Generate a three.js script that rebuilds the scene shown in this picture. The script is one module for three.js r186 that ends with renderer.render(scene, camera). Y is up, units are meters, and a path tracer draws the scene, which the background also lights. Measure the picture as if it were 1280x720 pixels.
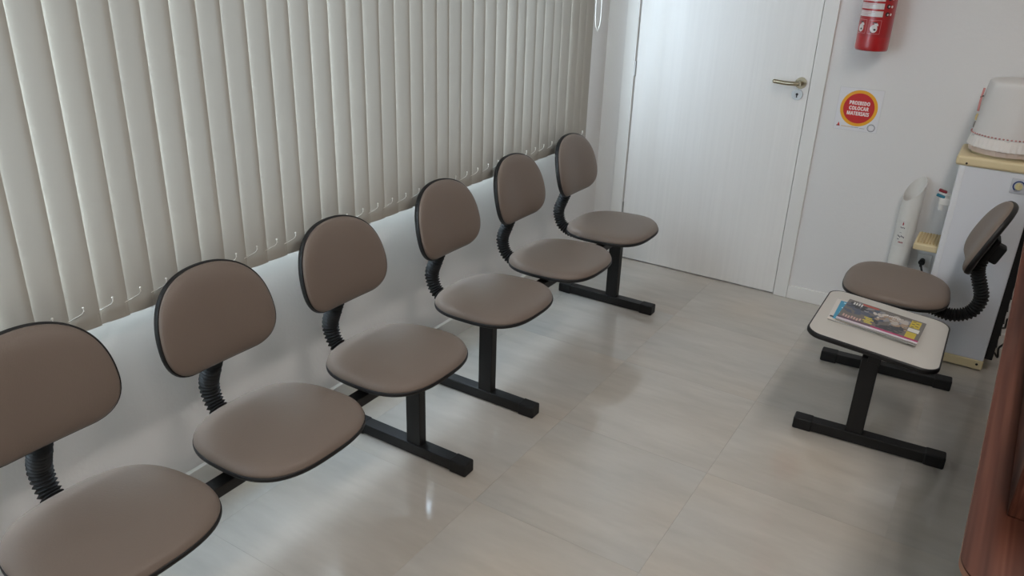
import * as THREE from 'three';
import { RoundedBoxGeometry } from 'three/addons/geometries/RoundedBoxGeometry.js';
import { mergeGeometries as mergeAll } from 'three/addons/utils/BufferGeometryUtils.js';
import { RectAreaLightUniformsLib } from 'three/addons/lights/RectAreaLightUniformsLib.js';

// ---------- camera, sky, daylight, exposure ----------
const scene = new THREE.Scene();
const camera = new THREE.PerspectiveCamera(2 * Math.atan(360 / 994.46) * 180 / Math.PI, 1280 / 720, 0.05, 60);
camera.position.set(1.867, 1.6, 3.904);
camera.rotation.set(-0.40736, 0.54961, 0.03563, 'YXZ');
scene.add(camera);

scene.background = new THREE.Color(0.64, 0.82, 1.0);   // even overcast sky
scene.backgroundIntensity = 8.0;

RectAreaLightUniformsLib.init();
// the overcast daylight standing in the window opening
const WIN = { z0: 0.60, z1: 5.1, y0: 0.80, y1: 2.35 };
const daylight = new THREE.RectAreaLight(new THREE.Color(0.66, 0.83, 1.0), 114, WIN.z1 - WIN.z0, WIN.y1 - WIN.y0);
daylight.position.set(-0.13, (WIN.y0 + WIN.y1) / 2, (WIN.z0 + WIN.z1) / 2);
daylight.lookAt(5, (WIN.y0 + WIN.y1) / 2, (WIN.z0 + WIN.z1) / 2);
daylight.name = 'window_daylight';
scene.add(daylight);

const renderer = new THREE.WebGLRenderer({ antialias: true });
renderer.toneMapping = THREE.LinearToneMapping;
renderer.toneMappingExposure = 0.255;
renderer.shadowMap.enabled = true;

// ---------- helpers ----------
let seed = 7;
const rnd = () => { seed = (seed * 1664525 + 1013904223) >>> 0; return seed / 4294967296; };
const used = {};
function numbered(n) { const k = used[n] = (used[n] ?? -1) + 1; return k ? `${n}_${String(k).padStart(3, '0')}` : n; }
function mesh(name, geo, m, parent, pos, rot) {
  const o = new THREE.Mesh(geo, m); o.name = name; o.castShadow = o.receiveShadow = true;
  if (pos) o.position.set(...pos);
  if (rot) o.rotation.set(...rot);
  parent.add(o); return o;
}
function struct(name, geo, m, pos, label, category) {
  const o = mesh(numbered(name), geo, m, scene, pos);
  o.userData = { kind: 'structure', label, category }; return o;
}
function thing(name, label, category, pos = [0, 0, 0], turn = 0, group) {
  const o = new THREE.Group(); o.name = numbered(name); o.position.set(...pos); o.rotation.y = turn;
  o.userData = { label, category }; if (group) o.userData.group = group;
  scene.add(o); return o;
}
const bx = (w, h, d, r = 0.003) => r ? new RoundedBoxGeometry(w, h, d, 2, Math.min(r, w / 2.01, h / 2.01, d / 2.01)) : new THREE.BoxGeometry(w, h, d);
const cyl = (r0, r1, h, n = 32, open = false) => new THREE.CylinderGeometry(r0, r1, h, n, 1, open);
const at = (g, x, y, z) => g.translate(x, y, z);
const mergeGeometries = (l) => mergeAll(l.map((g) => (g.index ? g.toNonIndexed() : g)));
const V = (x, y, z) => new THREE.Vector3(x, y, z);
const tube = (pts, r, seg = 40, rad = 10) => new THREE.TubeGeometry(new THREE.CatmullRomCurve3(pts.map((p) => V(...p))), seg, r, rad);
function std(color, roughness = 0.6, o = {}) { return new THREE.MeshStandardMaterial({ color, roughness, ...o }); }
function phys(color, roughness = 0.6, o = {}) { return new THREE.MeshPhysicalMaterial({ color, roughness, ...o }); }
function canvasTex(w, h, draw) {
  const c = document.createElement('canvas'); c.width = w; c.height = h; draw(c.getContext('2d'), w, h);
  const t = new THREE.CanvasTexture(c); t.colorSpace = THREE.SRGBColorSpace; return t;
}
// tileable value noise
function makeNoise(s) {
  const P = new Float32Array(4096); let q = s; for (let i = 0; i < 4096; i++) { q = (q * 1664525 + 1013904223) >>> 0; P[i] = q / 4294967296; }
  return (x, y, px, py) => {
    const xi = Math.floor(x), yi = Math.floor(y), fx = x - xi, fy = y - yi, sx = fx * fx * (3 - 2 * fx), sy = fy * fy * (3 - 2 * fy);
    const h = (a, b) => P[((((a % px) + px) % px) * 73 + (((b % py) + py) % py) * 131) & 4095];
    const l = (a, b, t) => a + (b - a) * t;
    return l(l(h(xi, yi), h(xi + 1, yi), sx), l(h(xi, yi + 1), h(xi + 1, yi + 1), sx), sy);
  };
}
function dataTex(w, h, fn, srgb = true) {
  const d = new Uint8Array(w * h * 4);
  for (let y = 0; y < h; y++) for (let x = 0; x < w; x++) {
    const c = fn(x / w, y / h), i = (y * w + x) * 4; d[i] = c[0]; d[i + 1] = c[1]; d[i + 2] = c[2]; d[i + 3] = 255;
  }
  const t = new THREE.DataTexture(d, w, h); t.magFilter = THREE.LinearFilter; t.minFilter = THREE.LinearFilter;
  t.wrapS = t.wrapT = THREE.RepeatWrapping; if (srgb) t.colorSpace = THREE.SRGBColorSpace; t.needsUpdate = true; return t;
}
// a padded slab: outline points [u, v], rings [scale, height], place (u, v, h) -> [x, y, z]
function slab(outline, rings, place, capTop = true, capBottom = true) {
  const N = outline.length, p = [], idx = [];
  for (const [s, h] of rings) for (const [u, v] of outline) p.push(...place(u * s, v * s, h));
  for (let r = 0; r + 1 < rings.length; r++) for (let i = 0; i < N; i++) {
    const a = r * N + i, b = r * N + (i + 1) % N, c = a + N, d = b + N; idx.push(a, b, c, b, d, c);
  }
  if (capBottom) { const c = p.length / 3; p.push(...place(0, 0, rings[0][1])); for (let i = 0; i < N; i++) idx.push(c, (i + 1) % N, i); }
  if (capTop) { const c = p.length / 3, o = (rings.length - 1) * N; p.push(...place(0, 0, rings[rings.length - 1][1])); for (let i = 0; i < N; i++) idx.push(c, o + i, o + (i + 1) % N); }
  const g = new THREE.BufferGeometry(); g.setAttribute('position', new THREE.Float32BufferAttribute(p, 3)); g.setIndex(idx); g.computeVertexNormals();
  const uv = []; for (let i = 0; i < p.length; i += 3) uv.push(p[i] + p[i + 2], p[i + 1] + p[i + 2]);
  g.setAttribute('uv', new THREE.Float32BufferAttribute(uv, 2));
  return g;
}

// ---------- materials ----------
const nz = makeNoise(11), nz2 = makeNoise(97);
const tileMaps = [0, 1, 2, 3].map((k) => {
  const n = makeNoise(400 + k * 31);
  return dataTex(256, 256, (x, y) => {
    const warp = y * 14 + 1.6 * n(x * 4, y * 3, 4, 3);
    const streak = n(x * 3 + 9, warp, 3, 64) * 0.55 + n(x * 7, y * 40, 7, 40) * 0.3 + n(x * 24, y * 96, 24, 96) * 0.15;
    const cloud = n(x * 3, y * 3, 3, 3);
    const v = (streak - 0.5) * 15 + (cloud - 0.5) * 9, w = (n(x * 2 + 5, y * 2, 2, 2) - 0.5) * 7;
    return [196 + v + w, 189 + v, 179 + v - w];
  });
});
const M = {
  wall: std('#e6e4e2', 0.75),
  ceiling: std('#efece6', 0.85),
  trim: std('#eceae6', 0.45),
  base: std('#e6e3de', 0.4),
  grout: std('#b9b1a6', 0.7),
  tiles: tileMaps.map((t) => std('#ffffff', 0.10, { map: t })),
  black: std('#0c0c0d', 0.5),
  blackPlastic: std('#101011', 0.62),
  trimBlack: std('#0b0a0c', 0.5),
  vinyl: phys('#7e7066', 0.46, { specularIntensity: 0.7 }),
  bellows: std('#0b0c0d', 0.6),
  slat: phys('#b5b0a6', 0.95, { transmission: 0.021, thickness: 0, side: THREE.DoubleSide }),
  cordWhite: std('#efece4', 0.5),
  plasticWhite: std('#e4e2dd', 0.4),
  alu: std('#b5b7b8', 0.4, { metalness: 0.8 }),
  glass: phys('#ffffff', 0.0, { transmission: 1, thickness: 0, ior: 1.45 }),
  nickel: std('#a79c86', 0.28, { metalness: 1 }),
  chrome: std('#c6c6c6', 0.3, { metalness: 0.9 }),
  dark: std('#161616', 0.6),
  laminate: std('#c9c5be', 0.42),
  cooler: std('#e3e6ec', 0.38),
  beige: std('#e2d0a6', 0.5),
  red: phys('#b0141b', 0.28, { clearcoat: 0.6, clearcoatRoughness: 0.12 }),
  cloth: std('#dedbd8', 0.9),
  lace: std('#f0ebe6', 0.9),
};
{
  const t = dataTex(256, 256, (x, y) => { const v = (nz(x * 60, y * 2, 60, 2) - 0.5) * 3 + (nz2(x * 128, y * 6, 128, 6) - 0.5) * 3; return [240 + v, 237 + v, 233 + v]; });
  M.door = std('#ffffff', 0.42, { map: t });
  const b = dataTex(256, 256, (x, y) => { const v = nz(x * 128, y * 128, 128, 128) * 120 + nz2(x * 40, y * 40, 40, 40) * 120; return [v, v, v]; }, false);
  b.repeat.set(1.6, 1.6); M.wall.bumpMap = b; M.wall.bumpScale = 0.0006;
  const g = dataTex(256, 256, (x, y) => { const v = nz(x * 90, y * 90, 90, 90) * 160 + nz2(x * 128, y * 128, 128, 128) * 90; return [v, v, v]; }, false);
  g.repeat.set(5, 5); M.vinyl.bumpMap = g; M.vinyl.bumpScale = 0.00025;
  const wood = (s, c0, c1, c2) => dataTex(512, 512, (x, y) => {
    const n = makeWood[s], w = x * 9 + 1.5 * n(x * 3, y * 2, 3, 2);
    const a = n(w, y * 3, 64, 3), bnd = n(x * 40, y * 6, 40, 6), f = n(x * 160, y * 10, 160, 10);
    const k = Math.min(1, Math.max(0, a * 0.75 + bnd * 0.35 - 0.08)), d = (f - 0.5) * 18;
    const mix = (i) => (k < 0.5 ? c0[i] + (c1[i] - c0[i]) * k * 2 : c1[i] + (c2[i] - c1[i]) * (k * 2 - 1)) + d;
    return [mix(0), mix(1), mix(2)];
  });
  const makeWood = [makeNoise(5), makeNoise(55)];
  const w1 = wood(0, [42, 22, 16], [78, 43, 31], [118, 74, 57]);
  w1.repeat.set(2.2, 0.8); M.wood = phys('#ffffff', 0.55, { map: w1, specularIntensity: 0.35 });
  M.woodEdge = std('#9c705b', 0.6);
}

// ---------- room ----------
const ROOM = { x1: 5.2, z1: 5.6, h: 2.65 };
{
  // floor: slab under large streaked tiles with hairline joints
  const fl = struct('floor', at(bx(ROOM.x1 + 0.4, 0.1, ROOM.z1 + 0.4, 0), ROOM.x1 / 2, -0.062, ROOM.z1 / 2), M.grout, null, 'polished greige tiled floor with faint streaks', 'floor');
  const P = 0.557, X0 = 0.174 - P, G = new THREE.BoxGeometry(P - 0.0005, 0.012, P - 0.0005); let k = 0;
  for (let i = 0; X0 + i * P < ROOM.x1; i++) for (let j = 0; j * P < ROOM.z1; j++) {
    let x0 = Math.max(0, X0 + i * P), x1 = Math.min(ROOM.x1, X0 + (i + 1) * P), z0 = j * P, z1 = Math.min(ROOM.z1, z0 + P);
    const whole = x1 - x0 > P - 1e-6 && z1 - z0 > P - 1e-6;
    const g = whole ? G : new THREE.BoxGeometry(x1 - x0 - 0.0005, 0.012, z1 - z0 - 0.0005);
    mesh('tile' + (k ? '_' + String(k).padStart(3, '0') : ''), g, M.tiles[Math.floor(rnd() * 4)], fl, [(x0 + x1) / 2, -0.006, (z0 + z1) / 2]); k++;
  }
  struct('ceiling', at(bx(ROOM.x1 + 0.4, 0.12, ROOM.z1 + 0.4, 0), ROOM.x1 / 2, ROOM.h + 0.06, ROOM.z1 / 2), M.ceiling, null, 'plain white ceiling', 'ceiling');
  // back wall with door opening
  const sh = new THREE.Shape([[-0.2, 0], [ROOM.x1 + 0.2, 0], [ROOM.x1 + 0.2, ROOM.h], [-0.2, ROOM.h]].map((p) => new THREE.Vector2(...p)));
  sh.holes.push(new THREE.Path([[0.174, 0], [0.174, 2.11], [1.049, 2.11], [1.049, 0]].map((p) => new THREE.Vector2(...p))));
  struct('wall_back', at(new THREE.ExtrudeGeometry(sh, { depth: 0.15, bevelEnabled: false }), 0, 0, -0.15), M.wall, null, 'white wall around the door with extinguisher and sign', 'wall');
  // window wall
  const L = ROOM.z1 + 0.15, s2 = new THREE.Shape([[0, 0], [L, 0], [L, ROOM.h], [0, ROOM.h]].map((p) => new THREE.Vector2(...p)));
  s2.holes.push(new THREE.Path([[WIN.z0, WIN.y0], [WIN.z0, WIN.y1], [WIN.z1, WIN.y1], [WIN.z1, WIN.y0]].map((p) => new THREE.Vector2(...p))));
  const gw = new THREE.ExtrudeGeometry(s2, { depth: 0.15, bevelEnabled: false }); gw.rotateY(-Math.PI / 2); // shape x -> z, depth -> -x
  struct('wall_left', gw, M.wall, null, 'white wall under the window and vertical blinds', 'wall');
  struct('wall_right', at(bx(0.15, ROOM.h, ROOM.z1 + 0.3, 0), ROOM.x1 + 0.075, ROOM.h / 2, ROOM.z1 / 2), M.wall, null, 'plain white wall behind the reception desk', 'wall');
  struct('wall_front', at(bx(ROOM.x1 + 0.3, ROOM.h, 0.15, 0), ROOM.x1 / 2, ROOM.h / 2, ROOM.z1 + 0.075), M.wall, null, 'plain white wall facing the door', 'wall');
  // baseboards
  const hb = 0.092;
  struct('baseboard_left', at(bx(0.016, hb, ROOM.z1, 0.0015), 0.008, hb / 2, ROOM.z1 / 2), M.base, null, 'pale baseboard along the window wall', 'baseboard');
  struct('baseboard_back', at(bx(ROOM.x1 - 1.116, 0.07, 0.013, 0.003), (ROOM.x1 + 1.116) / 2, 0.035, 0.0065), M.trim, null, 'white baseboard right of the door casing', 'baseboard');
  struct('baseboard_right', at(bx(0.013, hb, ROOM.z1 - 0.03, 0.003), ROOM.x1 - 0.0065, hb / 2, ROOM.z1 / 2), M.trim, null, 'white baseboard along the right wall', 'baseboard');
  // door casing
  struct('trim_1', at(bx(0.066, 2.18, 0.012, 0.003), 1.082, 1.09, 0.006), M.trim, null, 'white door casing on the handle side', 'trim');
  struct('trim_2', at(bx(0.066, 2.18, 0.012, 0.003), 0.139, 1.09, 0.006), M.trim, null, 'white door casing on the hinge side', 'trim');
  struct('trim_3', at(bx(0.877, 0.066, 0.012, 0.003), 0.6115, 2.147, 0.006), M.trim, null, 'white door casing above the door', 'trim');
  // door leaf
  const d = struct('door_1', at(bx(0.868, 2.098, 0.036, 0.002), 0, 1.049, 0), M.door, [0.6115, 0.006, -0.014], 'plain white flush door with lever handle', 'door');
  const jamb = new THREE.BoxGeometry(0.875, 2.11, 0.02); mesh('backing', at(jamb, 0, 1.049, -0.03), M.trim, d);
  for (const y of [0.28, 1.03, 1.85]) mesh('hinge', at(cyl(0.006, 0.006, 0.075, 12), -0.437, y, 0.02), M.chrome, d);
  const h = mesh('handle', mergeGeometries([at(cyl(0.026, 0.026, 0.008, 32).rotateX(Math.PI / 2), 0, 0, 0.004), at(cyl(0.011, 0.011, 0.045, 20).rotateX(Math.PI / 2), 0, 0, 0.028)]), M.nickel, d, [0.3955, 1.05, 0.018]);
  mesh('lever', tube([[0, 0, 0.048], [-0.018, 0, 0.052], [-0.06, -0.001, 0.052], [-0.11, 0.002, 0.05]], 0.0095, 30, 14).scale(1, 1, 1), M.nickel, h);
  mesh('lever_tip', at(new THREE.SphereGeometry(0.0095, 14, 10), -0.11, 0.002, 0.05), M.nickel, h);
  const es = mesh('escutcheon', cyl(0.025, 0.025, 0.008, 32).rotateX(Math.PI / 2), M.chrome, d, [0.387, 0.996, 0.022]);
  mesh('keyhole', mergeGeometries([at(cyl(0.006, 0.006, 0.003, 16).rotateX(Math.PI / 2), 0, 0.002, 0.004), at(new THREE.BoxGeometry(0.005, 0.014, 0.003), 0, -0.006, 0.004)]), M.dark, es);
}
// window behind the blinds
{
  const zc = (WIN.z0 + WIN.z1) / 2, yc = (WIN.y0 + WIN.y1) / 2, W = WIN.z1 - WIN.z0, H = WIN.y1 - WIN.y0;
  const parts = [at(bx(0.05, 0.05, W, 0.004), 0, WIN.y0 + 0.025, zc), at(bx(0.05, 0.05, W, 0.004), 0, WIN.y1 - 0.025, zc)];
  for (let k = 0; k <= 4; k++) parts.push(at(bx(0.05, H - 0.1, 0.045, 0.004), 0, yc, WIN.z0 + 0.0225 + k * (W - 0.045) / 4));
  const w = struct('window_1', mergeGeometries(parts), M.trim, [-0.09, 0, 0], 'long window in white frame behind the vertical blinds', 'window');
  for (let k = 0; k < 4; k++) mesh('pane', at(new THREE.BoxGeometry(0.004, H - 0.1, (W - 0.045) / 4 - 0.045), 0, yc, WIN.z0 + 0.0225 + (k + 0.5) * (W - 0.045) / 4), M.glass, w);
}

// ---------- ceiling lamps ----------
for (const [x, z, where] of [[2.15, 2.1, 'over the door end of the reception desk'], [2.15, 4.1, 'over the far end of the reception desk']]) {
  const l = thing('ceiling_lamp', 'flat rectangular ceiling lamp ' + where, 'lamp', [x, ROOM.h - 0.05, z], 0, 'ceiling lamps');
  mesh('frame', mergeGeometries([at(bx(0.34, 0.05, 0.02, 0.003), 0, 0.025, 0.62), at(bx(0.34, 0.05, 0.02, 0.003), 0, 0.025, -0.62), at(bx(0.02, 0.05, 1.22, 0.003), 0.16, 0.025, 0), at(bx(0.02, 0.05, 1.22, 0.003), -0.16, 0.025, 0)]), M.trim, l);
  mesh('diffuser', at(bx(0.30, 0.01, 1.22, 0), 0, 0.012, 0), std('#f4efe6', 0.8, { emissive: new THREE.Color(1, 0.93, 0.84), emissiveIntensity: 1.5 }), l);
  const a = new THREE.RectAreaLight(new THREE.Color(1, 0.935, 0.885), 68, 0.3, 1.2);
  a.name = 'lamp_light'; a.position.set(0, 0.004, 0); a.rotation.x = -Math.PI / 2; l.add(a);
}

// ---------- vertical blinds ----------
{
  const b = thing('vertical_blind', 'long grey vertical fabric blind with chained slats over the window', 'blind', [0.10, 0, 0]);
  const y0 = 0.711, y1 = 2.42, pitch = 0.0752, w = 0.0885, H = y1 - y0, n = 62, z0 = 0.43, ang = 0.12;
  // one gently cupped fabric slat, its weighted hem at the bottom
  const NU = 10, p = [], idx = [];
  for (let j = 0; j <= 1; j++) for (let i = 0; i <= NU; i++) { const u = (i / NU - 0.5) * w; p.push(0.0045 * (1 - (2 * i / NU - 1) ** 2), j * H, u); }
  for (let i = 0; i < NU; i++) { const a = i, c = i + NU + 1; idx.push(a, c, a + 1, a + 1, c, c + 1); }
  const g = new THREE.BufferGeometry(); g.setAttribute('position', new THREE.Float32BufferAttribute(p, 3)); g.setIndex(idx); g.computeVertexNormals();
  const uv = []; for (let i = 0; i < p.length; i += 3) uv.push(p[i + 2] * 8, p[i + 1] * 8); g.setAttribute('uv', new THREE.Float32BufferAttribute(uv, 2));
  const hook = mergeGeometries([at(new THREE.SphereGeometry(0.003, 10, 8), 0, 0, 0), at(cyl(0.0016, 0.0016, 0.010, 8), 0, -0.005, 0)]);
  const weight = bx(0.0022, 0.032, w - 0.006, 0.001);
  const chainG = tube([[0, 0, 0], [0.001, -0.007, 0.005], [0.0015, -0.013, 0.024], [0.001, -0.018, 0.046]], 0.0009, 14, 6);
  for (let k = 0; k < n; k++) {
    const a = ang + (rnd() - 0.5) * 0.13 + (k % 7 === 2 ? 0.07 : 0);
    const s = mesh('slat' + (k ? '_' + String(k).padStart(3, '0') : ''), g, M.slat, b, [0, y0, z0 + k * pitch], [0, -a, 0]);
    mesh('weight', weight, M.slat, s, [0.0005, 0.018, 0]);
    mesh('hook', hook, M.cordWhite, s, [0.0075, 0.062, -0.006]);
    if (k < n - 1) mesh('chain', chainG, M.cordWhite, s, [0.0085, 0.056, -0.006]);
  }
  mesh('head_rail', at(bx(0.045, 0.04, n * pitch + 0.05, 0.004), 0, y1 + 0.025, z0 + (n - 1) * pitch / 2), M.alu, b);
  mesh('pull_cord', mergeGeometries([tube([[0.012, y1, 0.345], [0.012, 1.7, 0.342], [0.014, 1.32, 0.326], [0.012, 1.27, 0.325], [0.006, 1.235, 0.336], [0.0, 1.26, 0.345], [-0.004, 1.6, 0.348], [-0.004, y1, 0.348]], 0.0019, 90, 8)]), M.cordWhite, b);
}

// ---------- beam benches ----------
const superPt = (a, hw, f, bk, nf, nb) => { // superellipse with different front and back halves: [forward, lateral]
  const c = Math.cos(a), s = Math.sin(a), n = c >= 0 ? nf : nb, d = c >= 0 ? f : bk;
  return [Math.sign(c) * Math.abs(c) ** (2 / n) * d, Math.sign(s) * Math.abs(s) ** (2 / n) * hw];
};
function ringOutline(fn, N = 72) { return Array.from({ length: N }, (_, i) => fn(i / N * Math.PI * 2)); }
const seatOutline = ringOutline((a) => { const [u, v] = superPt(a, 0.206, 0.184, 0.206, 2.8, 2.8); return [u, v * (1 + 0.03 * u / 0.186)]; });
const seatPlace = (u, v, h) => [u, h - 0.014 * Math.max(0, (u - 0.03) / 0.156) ** 2 * (h > 0.012 ? 1 : 0.6), -v];
const backOutline = (() => { // [lateral, up]: arched top, widest low down, flat foot with rounded corners
  const sh = new THREE.Shape(), w = 0.182, t = 0.169, d = -0.104;
  sh.moveTo(w, -0.012);
  sh.bezierCurveTo(w, 0.095, 0.125, t, 0, t); sh.bezierCurveTo(-0.125, t, -w, 0.095, -w, -0.012);
  sh.bezierCurveTo(-w, -0.066, -w + 0.028, d + 0.004, -0.098, d);
  sh.quadraticCurveTo(0, d - 0.004, 0.098, d);
  sh.bezierCurveTo(w - 0.028, d + 0.004, w, -0.066, w, -0.012);
  return sh.getSpacedPoints(88).slice(0, 88).map((p) => [p.x, p.y]);
})();
const backPlace = (u, v, h) => [h + 0.95 * u * u + 0.25 * v * v, v, -u];
const G = {
  seat: slab(seatOutline, [[0.98, 0.0], [0.992, 0.006], [0.988, 0.013], [0.97, 0.0205], [0.935, 0.027], [0.87, 0.0315], [0.75, 0.0345], [0.55, 0.036], [0.3, 0.0365], [0.12, 0.0365]], seatPlace),
  seatTrim: slab(seatOutline, [[0.94, -0.009], [0.985, -0.009], [1.0, -0.006], [1.003, -0.001], [1.0, 0.004], [0.975, 0.005]], seatPlace),
  back: slab(backOutline, [[0.975, 0.0], [0.98, 0.008], [0.968, 0.0155], [0.94, 0.020], [0.88, 0.0265], [0.75, 0.034], [0.55, 0.0395], [0.3, 0.042], [0.12, 0.0425]], backPlace),
  backTrim: slab(backOutline, [[0.93, -0.009], [0.985, -0.0085], [1.0, -0.005], [1.008, 0.0], [1.002, 0.008], [0.985, 0.0105], [0.96, 0.0105]], backPlace),
};
// corrugated sleeve over the back support
const bellowsGeo = (() => {
  const c = new THREE.CatmullRomCurve3([[-0.075, -0.03, 0], [-0.15, -0.046, 0], [-0.225, -0.058, 0], [-0.283, -0.03, 0], [-0.304, 0.03, 0], [-0.285, 0.09, 0], [-0.266, 0.145, 0], [-0.273, 0.20, 0]].map((p) => V(...p)));
  const NS = 330, NR = 20, L = c.getLength(), p = [], idx = [], fr = c.computeFrenetFrames(NS, false);
  for (let i = 0; i <= NS; i++) {
    const q = c.getPointAt(i / NS), t = c.getTangentAt(i / NS), bn = V(0, 0, 1), nn = V().crossVectors(bn, t).normalize();
    const ph = (i / NS * L / 0.012) % 1, r = 0.0195 + 0.008 * (1 - Math.abs(2 * ph - 1));
    for (let j = 0; j < NR; j++) { const a = j / NR * 2 * Math.PI; p.push(q.x + r * (Math.cos(a) * nn.x), q.y + r * Math.cos(a) * nn.y, q.z + r * 1.08 * Math.sin(a)); }
  }
  for (let i = 0; i < NS; i++) for (let j = 0; j < NR; j++) { const a = i * NR + j, b = i * NR + (j + 1) % NR; idx.push(a, b, a + NR, b, b + NR, a + NR); }
  const g = new THREE.BufferGeometry(); g.setAttribute('position', new THREE.Float32BufferAttribute(p, 3)); g.setIndex(idx); g.computeVertexNormals();
  return g;
})();
const SEAT_Y = 0.396;
function addSeat(b, z, yaw = 0, back = 0, tilt = 0.24) {
  const s = mesh('seat', G.seat, M.vinyl, b, [0.040, SEAT_Y + 0.004, z + 0.012], [0, yaw, 0.035]);
  mesh('edge_trim', G.seatTrim, M.trimBlack, s);
  mesh('seat_bracket', mergeGeometries([at(bx(0.22, 0.012, 0.17, 0.003), -0.01, -0.017, 0), at(bx(0.12, 0.03, 0.07, 0.003), -0.02, -0.03, 0)]), M.black, s);
  mesh('back_support', bellowsGeo, M.bellows, b, [0.04, SEAT_Y, z], [0, yaw, 0]);
  const k = mesh('backrest', G.back, M.vinyl, b, [-0.208 - back, 0.638, z + 0.006], [0, yaw, tilt]);
  mesh('edge_trim', G.backTrim, M.trimBlack, k);
  mesh('back_bracket', mergeGeometries([at(bx(0.018, 0.10, 0.085, 0.006), -0.016, -0.01, 0), at(bx(0.05, 0.075, 0.05, 0.01), -0.036, -0.015, 0)]), M.blackPlastic, k);
}
function addLegs(b, half, beamLen, cx = 0.032) {
  for (const z of [-half, half]) {
    const f = mesh('foot', at(bx(0.44, 0.04, 0.046, 0.003), 0, 0.024, 0), M.black, b, [0, 0, z]);
    for (const s of [-1, 1]) mesh('end_cap', at(bx(0.066, 0.046, 0.052, 0.006), s * 0.219, 0.023, 0), M.blackPlastic, f);
    mesh('column', at(bx(0.058, 0.30, 0.034, 0.003), cx, 0.19, 0), M.black, b, [0, 0, z]);
  }
  mesh('beam', at(bx(0.042, 0.032, beamLen, 0.003), 0.035, 0.344, 0), M.black, b);
}
{
  const a = thing('beam_bench', 'three-seat taupe vinyl beam bench in the corner next to the white door', 'bench', [0.39, 0, 1.155], 0, 'beam benches under the blinds');
  for (const z of [-0.5, 0, 0.5]) addSeat(a, z);
  addLegs(a, 0.5475, 1.16);
  const c = thing('beam_bench', 'three-seat taupe vinyl beam bench farther from the door, under the blinds', 'bench', [0.39, 0, 2.70], 0, 'beam benches under the blinds');
  for (const z of [-0.497, -0.015, 0.465]) addSeat(c, z);
  addLegs(c, 0.57, 1.2);
}
// single seat with magazine table opposite
const RB = { pos: [1.684, 0, 0.875], turn: Math.PI + 0.06 };
let tableMatrix;
{
  const b = thing('table_bench', 'black beam bench with one taupe seat and a white side table', 'bench', RB.pos, RB.turn);
  addSeat(b, 0.255, 0, 0.03, 0.36);
  addLegs(b, 0.305, 0.66, 0.046);
  const N = 0.2175, r = 0.055, s = new THREE.Shape();
  s.moveTo(-N + r, -N); s.lineTo(N - r, -N); s.absarc(N - r, -N + r, r, -Math.PI / 2, 0); s.lineTo(N, N - r); s.absarc(N - r, N - r, r, 0, Math.PI / 2);
  s.lineTo(-N + r, N); s.absarc(-N + r, N - r, r, Math.PI / 2, Math.PI); s.lineTo(-N, -N + r); s.absarc(-N + r, -N + r, r, Math.PI, Math.PI * 1.5);
  const ol = s.getPoints(10).map((p) => [p.x, p.y]); ol.pop();
  const place = (u, v, h) => [u * 0.95, h, -v];
  const t = mesh('table_top', slab(ol, [[0.985, -0.008], [0.985, 0.0075], [0.985, 0.0078], [0.975, 0.0078], [0.9, 0.0078]], place), M.laminate, b, [0.043, 0.426, -0.248], [0, -0.05, 0.085]);
  mesh('edge_trim', slab(ol, [[0.97, -0.010], [0.995, -0.010], [1.008, -0.006], [1.01, 0.002], [1.003, 0.0078], [0.984, 0.0082], [0.984, 0.006]], place, false, true), M.trimBlack, t);
  mesh('table_bracket', mergeGeometries([at(bx(0.2, 0.012, 0.16, 0.003), 0, -0.016, 0), at(bx(0.1, 0.05, 0.06, 0.003), 0, -0.042, 0)]), M.black, t);
  b.updateMatrixWorld(true); tableMatrix = t.matrixWorld.clone();
}

// ---------- magazines on the table ----------
function onTable(o, x, y, z, turn) { // x, z in table axes
  const m = tableMatrix.clone().multiply(new THREE.Matrix4().makeTranslation(x, y, z)).multiply(new THREE.Matrix4().makeRotationY(turn));
  m.decompose(o.position, o.quaternion, o.scale);
}
function magazine(label, cover, W, D, T, x, y, z, turn) {
  const o = new THREE.Group(); o.name = numbered('magazine'); o.userData = { label, category: 'magazine', group: 'magazines on the side table' }; scene.add(o);
  mesh('pages', at(bx(W - 0.003, T - 0.001, D - 0.003, 0.0008), 0, T / 2, 0), M.plasticWhite, o);
  // cover sheet with a slight sag along its free edge
  const g = new THREE.BoxGeometry(W, 0.0006, D, 12, 1, 10), P = g.attributes.position;
  for (let i = 0; i < P.count; i++) { const u = P.getX(i) / W + 0.5, v = P.getZ(i) / D + 0.5; P.setY(i, P.getY(i) + T + 0.0012 + 0.0035 * v * v * u); }
  g.computeVertexNormals();
  mesh('cover', g, cover, o);
  onTable(o, x, y, z, turn);
}
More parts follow.
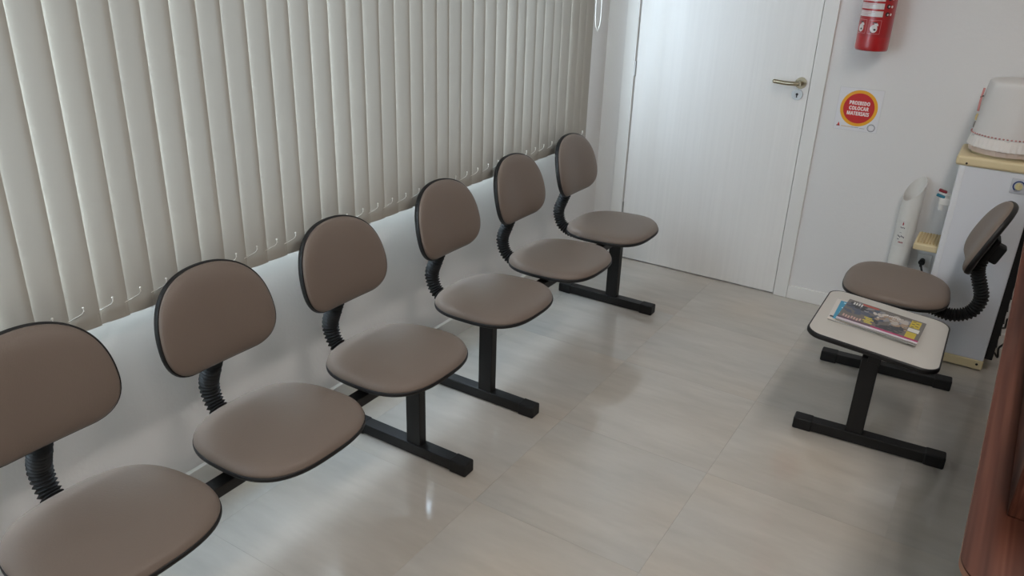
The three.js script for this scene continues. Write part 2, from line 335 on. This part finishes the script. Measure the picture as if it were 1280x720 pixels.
{
  const blue = canvasTex(256, 256, (c, w, h) => {
    c.fillStyle = '#d8d2cc'; c.fillRect(0, 0, w, h); c.fillStyle = '#2e93b8'; c.fillRect(14, 10, 90, h - 24);
    c.fillStyle = '#1c4a7c'; c.fillRect(60, 10, w - 60, h - 30); c.fillStyle = '#bfe4f0';
    for (let i = 0; i < 7; i++) c.fillRect(26 + (i % 2) * 8, 24 + i * 30, 18, 12);
    c.fillStyle = '#e6ddd2'; c.fillRect(0, h - 20, w, 20); c.fillStyle = '#323a4a'; c.fillRect(4, h - 46, 12, 16);
  });
  const art = canvasTex(512, 400, (c, w, h) => {
    c.fillStyle = '#6e6863'; c.fillRect(0, 0, w, h);
    let q = 33; const r = () => { q = (q * 1664525 + 1013904223) >>> 0; return q / 4294967296; };
    const blob = (col, n, x0, x1, y0, y1, s) => { c.fillStyle = col; for (let i = 0; i < n; i++) { c.beginPath(); c.ellipse(x0 + r() * (x1 - x0), y0 + r() * (y1 - y0), s * (0.6 + r()), s * (0.35 + 0.5 * r()), r() * 3, 0, 7); c.fill(); } };
    blob('#4a5468', 40, 20, 280, 60, 230, 30); blob('#8d8c90', 26, 60, 420, 40, 220, 26); blob('#a58a72', 20, 220, 420, 90, 230, 24);
    blob('#37383f', 26, 190, 400, 200, 330, 22); blob('#b7afa8', 16, 300, 420, 40, 180, 24); blob('#28262c', 18, 20, 140, 30, 120, 20); blob('#c8bfb6', 6, 180, 260, 80, 170, 20);
    c.fillStyle = '#b94a3a'; c.fillRect(96, 10, 110, 30); c.fillStyle = '#d9d6d2';
    for (let i = 0; i < 4; i++) { c.fillRect(40 + i * 17, 30, 11, 46); } // heavy white masthead strokes
    for (let i = 0; i < 7; i++) c.fillRect(270 + i * 13, 62 + (i % 2) * 3, 8, 24);
    c.fillStyle = '#c9b02c'; c.fillRect(424, 20, 62, 128); c.fillRect(424, 232, 62, 110); c.fillStyle = '#dddad4'; c.fillRect(424, 160, 70, 62);
    c.fillStyle = '#57502b'; for (let i = 0; i < 5; i++) c.fillRect(432 + (i % 2) * 24, 30 + i * 24, 20, 12);
    c.fillStyle = '#d6c33e'; for (let i = 0; i < 4; i++) c.fillRect(150 + (i % 2) * 14, 220 + i * 27, 52, 18);
    c.fillStyle = '#cfa79a'; for (let i = 0; i < 7; i++) c.fillRect(24 + i * 18, 280 + (i % 3) * 6, 11, 44);
    c.fillStyle = '#5b1f4d'; c.fillRect(0, 342, w * 0.45, 20); c.fillStyle = '#b01d63'; c.fillRect(w * 0.42, 338, w * 0.58, 32);
    c.fillStyle = '#d9cfd6'; c.fillRect(0, 366, w, 34);
  });
  // table axes: x runs from the sitter's back to the front, i.e. the picture's right to left
  magazine('blue-covered magazine mostly hidden under the colourful one', std('#ffffff', 0.35, { map: blue }), 0.262, 0.20, 0.003, 0.036, 0.0082, 0.022, Math.PI + 0.02);
  magazine('colourful glossy magazine with yellow and magenta print lying on top', std('#ffffff', 0.32, { map: art }), 0.262, 0.205, 0.0035, 0.004, 0.0178, 0.018, Math.PI - 0.05);
}

// ---------- things on the back wall ----------
{
  const e = thing('fire_extinguisher', 'red fire extinguisher with white instruction label hung on the wall', 'extinguisher', [1.289, 1.236, 0.092]);
  const R = 0.0665;
  const prof = [[0, 0.006], [R * 0.86, 0.004], [R * 0.95, 0.0], [R * 0.99, 0.006], [R, 0.016], [R, 0.36], [R * 0.95, 0.39], [R * 0.78, 0.415], [R * 0.5, 0.43], [0.02, 0.436], [0.02, 0.452], [0, 0.452]].map((p) => new THREE.Vector2(...p));
  mesh('body', new THREE.LatheGeometry(prof, 48), M.red, e);
  const lab = canvasTex(512, 640, (c, w, h) => {
    c.fillStyle = '#a4141b'; c.fillRect(0, 0, w, h);
    c.fillStyle = '#d8c6c6'; c.font = 'bold 66px sans-serif'; c.fillRect(60, 30, 390, 170); c.fillStyle = '#7c2a2e'; for (let i = 0; i < 5; i++) c.fillRect(84, 52 + i * 28, 250 + (i % 2) * 60, 9);
    for (let i = 0; i < 3; i++) { // three white lines with a round symbol each
      const y = 222 + i * 78; c.fillStyle = '#d9d3d1'; c.fillRect(40, y, 292, 58); c.fillStyle = '#c7868e'; for (let k = 0; k < 3; k++) c.fillRect(52, y + 10 + k * 15, 200 - k * 36, 4);
      c.fillStyle = '#33191c'; c.beginPath(); c.arc(378, y + 28, 22, 0, 7); c.fill(); c.fillStyle = '#dfd6d3'; c.beginPath(); c.arc(384, y + 24 + i * 4, 10, 0, 7); c.fill(); c.beginPath(); c.arc(420, y + 30, 13, 0, 7); c.fill();
    }
    for (let i = 0; i < 2; i++) { // two pictogram frames
      const x = 60 + i * 150; c.strokeStyle = '#c98f90'; c.lineWidth = 4; c.strokeRect(x, 470, 122, 138); c.fillStyle = '#ded8d6';
      c.beginPath(); c.ellipse(x + 58, 556, 36, 42, 0, 0, 7); c.fill(); c.beginPath(); c.ellipse(x + 76, 510, 26, 14, 0.6, 0, 7); c.fill();
      c.fillStyle = '#2b1a1c'; c.fillRect(x + 36, 490, 44, 12); c.beginPath(); c.ellipse(x + 62 + i * 6, 566, 12, 10, 0, 0, 7); c.fill(); c.fillRect(x + 26, 588, 16, 10);
    }
  });
  mesh('label', at(new THREE.CylinderGeometry(R + 0.0006, R + 0.0006, 0.25, 40, 1, true, -1.5, 3.0), 0, 0.058 + 0.125, 0), phys('#ffffff', 0.3, { map: lab, clearcoat: 0.5, clearcoatRoughness: 0.1 }), e);
  mesh('valve', mergeGeometries([at(cyl(0.017, 0.02, 0.05, 20), 0, 0.475, 0), at(cyl(0.008, 0.008, 0.06, 12).rotateZ(Math.PI / 2), 0.03, 0.475, 0)]), M.chrome, e);
  mesh('lever', mergeGeometries([at(bx(0.11, 0.01, 0.02, 0.003).rotateZ(0.2), -0.045, 0.515, 0), at(bx(0.09, 0.01, 0.02, 0.003), -0.04, 0.49, 0)]), M.black, e);
  mesh('hose', tube([[0.06, 0.475, 0], [0.085, 0.46, 0.005], [0.088, 0.40, 0.01], [0.084, 0.30, 0.012], [0.083, 0.27, 0.012]], 0.0085, 40, 12), M.black, e);
  mesh('wall_bracket', mergeGeometries([at(bx(0.04, 0.09, 0.006, 0.002), 0, 0.43, -0.088), at(bx(0.02, 0.012, 0.075, 0.002), 0, 0.445, -0.055)]), M.black, e);

  const s = thing('wall_sticker', 'square sticker with a red yellow-rimmed circle reading PROIBIDO COLOCAR MATERIAIS', 'sign', [1.2755, 0.966, 0.0012]);
  const sign = canvasTex(512, 512, (c, w, h) => {
    c.fillStyle = '#dcdad9'; c.fillRect(0, 0, w, h); c.fillStyle = '#e6e4e6'; c.fillRect(8, 8, w - 16, h - 16);
    c.fillStyle = '#eaa512'; c.beginPath(); c.arc(256, 238, 214, 0, 7); c.fill(); c.fillStyle = '#c71a18'; c.beginPath(); c.arc(256, 238, 178, 0, 7); c.fill();
    c.fillStyle = '#f2e6e2'; c.textAlign = 'center'; c.textBaseline = 'middle'; c.font = 'bold 56px sans-serif';
    ['PROIBIDO', 'COLOCAR', 'MATERIAIS'].forEach((t, i) => { c.save(); c.translate(256, 176 + i * 62); c.scale(0.88, 1.06); c.fillText(t, 0, 0); c.strokeStyle = '#f2e6e2'; c.lineWidth = 3; c.strokeText(t, 0, 0); c.restore(); });
    c.fillStyle = '#c0392f'; c.beginPath(); c.moveTo(40, 470); c.lineTo(58, 420); c.lineTo(78, 470); c.fill(); c.fillStyle = '#7a2a20'; c.fillRect(36, 458, 34, 12);
    c.fillStyle = '#c99a52'; c.fillRect(92, 462, 110, 6); c.fillStyle = '#7d7d80'; c.fillRect(206, 464, 90, 5); c.fillRect(306, 468, 60, 4);
    c.strokeStyle = '#53535a'; c.lineWidth = 6; c.beginPath(); c.arc(438, 452, 42, 0, 7); c.stroke(); c.lineWidth = 2; c.beginPath(); c.arc(438, 452, 32, 0, 7); c.stroke();
  });
  const sp = mesh('sheet', bx(0.19, 0.192, 0.0016, 0), std('#dcdad9', 0.35), s, null, [0, 0, 0]);
  mesh('print', at(new THREE.PlaneGeometry(0.19, 0.192), 0, 0, 0.0011), std('#ffffff', 0.32, { map: sign }), sp);

  // cup dispenser: a wall tube with a slanted open top
  const t = thing('cup_dispenser', 'white plastic cup dispenser tube with slanted open top on the wall', 'cup dispenser', [1.582, 0.2, 0.050]);
  const N = 48, ro = 0.043, ri = 0.040, p = [], idx = [];
  const top = (a) => 0.466 - 0.052 * Math.cos(a - 2.3);
  for (let i = 0; i <= N; i++) { const a = i / N * 2 * Math.PI, c = Math.cos(a), q = Math.sin(a); for (const [r, y] of [[ro, 0], [ro, top(a)], [ri, top(a)], [ri, 0.004]]) p.push(r * c, y, -r * q * -1); }
  for (let i = 0; i < N; i++) for (let j = 0; j < 3; j++) { const a = i * 4 + j, b = a + 4; idx.push(a, a + 1, b, b, a + 1, b + 1); }
  const gg = new THREE.BufferGeometry(); gg.setAttribute('position', new THREE.Float32BufferAttribute(p, 3)); gg.setIndex(idx);
  const flat = gg.toNonIndexed(); flat.computeVertexNormals();
  mesh('tube', flat, M.plasticWhite, t);
  mesh('holder', mergeGeometries([at(cyl(0.047, 0.041, 0.03, 36), 0, 0.012, 0), at(bx(0.05, 0.12, 0.008, 0.002), 0, 0.3, -0.0455), at(bx(0.05, 0.12, 0.008, 0.002), 0, 0.1, -0.0455)]), M.plasticWhite, t);
  const marks = canvasTex(128, 256, (c, w, h) => {
    c.fillStyle = '#dedcd7'; c.fillRect(0, 0, w, h); c.fillStyle = '#a02a33'; c.fillRect(52, 22, 14, 22); c.fillRect(56, 12, 6, 12);
    c.fillStyle = '#55505a'; for (let i = 0; i < 4; i++) c.fillRect(34 + i * 14, 62 + (i % 2) * 3, 9, 12);
    for (let i = 0; i < 6; i++) c.fillRect(20 + i * 14, 146 + (i % 3) * 5, 10, 14);
    c.fillStyle = '#8a868c'; c.fillRect(36, 118, 26, 4); c.fillRect(24, 182, 22, 10); c.fillStyle = '#96303a'; for (let i = 0; i < 4; i++) c.fillRect(46 + i * 14, 208, 10, 14);
  });
  mesh('print', at(new THREE.CylinderGeometry(ro + 0.0004, ro + 0.0004, 0.12, 16, 1, true, -0.75, 1.1), 0, 0.265, 0), std('#ffffff', 0.4, { map: marks }), t);

  const o = thing('wall_outlet', 'small white power outlet beside the cup dispenser', 'outlet', [1.684, 0.335, 0.004]);
  mesh('plate', bx(0.06, 0.06, 0.008, 0.003), M.plasticWhite, o);
  mesh('socket', at(cyl(0.02, 0.02, 0.003, 24).rotateX(Math.PI / 2), 0, 0, 0.005), M.plasticWhite, o);
}

// ---------- water cooler ----------
{
  const c = thing('water_cooler', 'white water cooler with beige base and top beside the wall outlet', 'water cooler', [1.875, 0, 0.185]);
  const W = 0.272, D = 0.25;
  mesh('body', at(bx(W, 0.81, D, 0.008), 0, 0.45, 0), M.cooler, c);
  const ba = mesh('base', at(bx(W + 0.004, 0.042, D + 0.004, 0.006), 0, 0.027, 0), M.beige, c);
  mesh('screw', at(cyl(0.005, 0.005, 0.003, 12).rotateX(Math.PI / 2), 0.115, 0.03, D / 2 + 0.003), M.dark, ba);
  for (const [x, z] of [[-1, -1], [-1, 1], [1, -1], [1, 1]]) mesh('foot', at(cyl(0.012, 0.014, 0.008, 14), x * 0.11, 0.004, z * 0.1), M.beige, ba);
  const tp = mesh('top', mergeGeometries([at(bx(W + 0.03, 0.04, D + 0.02, 0.012), -0.004, 0.872, 0)]), M.beige, c);
  mesh('screw', at(cyl(0.004, 0.004, 0.003, 12).rotateX(Math.PI / 2), -0.115, 0.864, D / 2 + 0.0105), M.dark, tp);
  const cap = mesh('collar', at(cyl(0.11, 0.118, 0.012, 40), 0, 0.897, 0), M.beige, tp);
  mesh('front_frame', at(bx(0.026, 0.812, D + 0.003, 0.006), -W / 2 + 0.010, 0.45, 0), std('#eceef2', 0.35), c);
  const tray = mesh('drip_tray', mergeGeometries([at(bx(0.105, 0.028, 0.19, 0.005), -W / 2 - 0.045, 0.474, -0.01)]), M.beige, c);
  for (let i = 0; i < 7; i++) mesh('slat', at(bx(0.005, 0.006, 0.15, 0.001), -W / 2 - 0.085 + i * 0.012, 0.491, -0.012), std('#c7ae7c', 0.55), tray);
  // taps with coloured levers
  for (const [z, col] of [[-0.06, '#8d2230'], [0.03, '#1f6f86']]) {
    const t = mesh('tap', mergeGeometries([at(bx(0.05, 0.03, 0.028, 0.006), -W / 2 - 0.022, 0.672, z), at(cyl(0.011, 0.009, 0.035, 16), -W / 2 - 0.034, 0.652, z)]), M.plasticWhite, c);
    mesh('lever', at(bx(0.034, 0.011, 0.02, 0.004).rotateZ(-0.25), -W / 2 - 0.044, 0.693, z), std(col, 0.4), t);
  }
  const th = mesh('thermostat', at(bx(0.056, 0.058, 0.004, 0.0015), 0.08, 0.803, D / 2 + 0.001), std('#c9cbd2', 0.4), c);
  mesh('dial_print', at(new THREE.TorusGeometry(0.019, 0.0026, 8, 30, Math.PI * 1.3), 0.08, 0.803, D / 2 + 0.0032), std('#2b3f7a', 0.5), th);
  mesh('knob', mergeGeometries([at(cyl(0.012, 0.013, 0.014, 24).rotateX(Math.PI / 2), 0.08, 0.803, D / 2 + 0.009), at(bx(0.005, 0.022, 0.008, 0.001), 0.08, 0.803, D / 2 + 0.017)]), std('#d8cd9e', 0.45), th);
  mesh('back_panel', at(bx(0.03, 0.76, D - 0.01, 0.003), W / 2 + 0.014, 0.44, 0), M.black, c);
  const grille = []; for (let i = 0; i < 12; i++) grille.push(at(cyl(0.0025, 0.0025, D - 0.03, 8).rotateX(Math.PI / 2), W / 2 + 0.031, 0.12 + i * 0.055, 0));
  mesh('condenser', mergeGeometries(grille), M.black, c);
  const cd = mesh('power_cord', tube([[-0.199, 0.33, -0.135], [-0.182, 0.292, -0.118], [-0.158, 0.24, -0.142], [-0.1, 0.15, -0.152], [0.05, 0.10, -0.153], [0.17, 0.12, -0.12], [0.18, 0.19, 0.02], [0.176, 0.24, 0.08], [0.186, 0.21, 0.115], [0.19, 0.15, 0.115], [0.176, 0.115, 0.1], [0.182, 0.07, 0.09], [0.17, 0.06, 0.03]], 0.0042, 140, 10), M.dark, c);
  mesh('plug', mergeGeometries([at(cyl(0.014, 0.011, 0.034, 18).rotateX(Math.PI / 2), -0.197, 0.335, -0.158), at(cyl(0.007, 0.005, 0.02, 14), -0.198, 0.325, -0.14)]), M.dark, cd);

  // cloth cover over the bottle
  const b = thing('bottle_cover', 'white cloth cover with lace hem over the bottle on the water cooler', 'bottle cover', [1.875, 0.903, 0.185]);
  const cover = (prof, fold, NA = 96) => {
    const p = [], idx = [];
    prof.forEach(([r, y]) => { for (let i = 0; i < NA; i++) { const a = i / NA * 2 * Math.PI, f = fold(a, y); p.push((r + f) * Math.cos(a), y, (r + f) * Math.sin(a)); } });
    for (let j = 0; j + 1 < prof.length; j++) for (let i = 0; i < NA; i++) { const a = j * NA + i, c2 = j * NA + (i + 1) % NA; idx.push(a, a + NA, c2, c2, a + NA, c2 + NA); }
    const g = new THREE.BufferGeometry(); g.setAttribute('position', new THREE.Float32BufferAttribute(p, 3)); g.setIndex(idx); g.computeVertexNormals(); return g;
  };
  const folds = (a, y) => (0.0014 * Math.sin(a * 5 + 9 * y) + 0.0008 * Math.sin(a * 11 + 1.3 + 22 * y)) * Math.min(1, Math.max(0, (0.27 - y) / 0.05));
  const R = 0.131, body = cover([[R, 0.05], [R - 0.001, 0.09], [R - 0.005, 0.15], [R - 0.010, 0.21], [R - 0.014, 0.25], [R - 0.017, 0.268], [R - 0.026, 0.277], [R - 0.05, 0.281], [0.04, 0.284], [0.001, 0.285]], folds);
  const cl = mesh('cloth', body, M.cloth, b);
  mesh('hem_band', cover([[R - 0.004, 0.0], [R - 0.001, 0.012], [R + 0.0005, 0.035], [R, 0.055]], (a, y) => 0.0018 * Math.sin(a * 22)), std('#d8c5b9', 0.9), b);
  mesh('lace', cover([[R + 0.006, 0.022], [R + 0.0055, 0.032], [R + 0.004, 0.044], [R + 0.0015, 0.06], [R + 0.001, 0.064]], (a, y) => (0.0016 * Math.sin(a * 44) + 0.0012 * Math.sin(a * 13)) * (0.066 - y) / 0.044, 240), M.lace, b);
  const st = []; for (let i = 0; i < 60; i++) { const a = i / 60 * 2 * Math.PI; st.push(at(new THREE.SphereGeometry(0.0042, 8, 6).scale(1, 0.7, 1), (R + 0.001) * Math.cos(a), 0.070, (R + 0.001) * Math.sin(a))); }
  mesh('stitching', mergeGeometries(st), std('#c98f8c', 0.8), cl);
  const rib = (y0, y1, col) => { const g = tube([[-0.127, y0, 0.026], [-0.1275, (y0 + y1) / 2, 0.027], [-0.1215 - 0.003 * (y0 < 0.16), y1, 0.027]], 0.004, 12, 8); mesh('ribbon', g, std(col, 0.8), cl); };
  rib(0.15, 0.24, '#d3908c'); rib(0.115, 0.14, '#d9c48f'); rib(0.085, 0.11, '#8f8a84'); rib(0.20, 0.212, '#4a4646');
}

// ---------- reception desk ----------
{
  const d = thing('reception_desk', 'walnut laminate reception desk with rounded counter corner', 'desk', [1.9275, 0, 3.165], -0.0215);
  // local axes: x away from the waiting area, -z towards the door
  const L = 2.2, W = 0.62, r = 0.05, s = new THREE.Shape();
  s.moveTo(r, 0); s.lineTo(W, 0); s.lineTo(W, L); s.lineTo(0, L); s.lineTo(0, r); s.absarc(r, r, r, Math.PI, Math.PI * 1.5);
  const top = new THREE.ExtrudeGeometry(s, { depth: 0.002, bevelEnabled: false, curveSegments: 16 }); top.rotateX(-Math.PI / 2); // shape y -> -z, depth -> +y
  mesh('counter_surface', at(top, 0, 1.048, 0), M.wood, d);
  const core = new THREE.ExtrudeGeometry(s, { depth: 0.008, bevelEnabled: false, curveSegments: 16 }); core.rotateX(-Math.PI / 2);
  mesh('counter_edge', at(core, 0, 1.0398, 0), M.woodEdge, d);
  mesh('ledge', at(bx(0.30, 0.10, L - 0.2, 0.002), 0.034 + 0.15, 1.10, -0.143 - (L - 0.2) / 2), M.wood, d);
  mesh('front_panel', at(bx(0.025, 1.039, L - 0.1, 0.002), 0.135, 0.5195, -L / 2), std('#3b3735', 0.55), d);
  mesh('end_panel', at(bx(W - 0.16, 1.039, 0.025, 0.002), W / 2 + 0.06, 0.5195, -0.035), M.wood, d);
  mesh('end_panel', at(bx(W - 0.16, 1.039, 0.025, 0.002), W / 2 + 0.06, 0.5195, -L + 0.035), M.wood, d);
}

renderer.render(scene, camera);
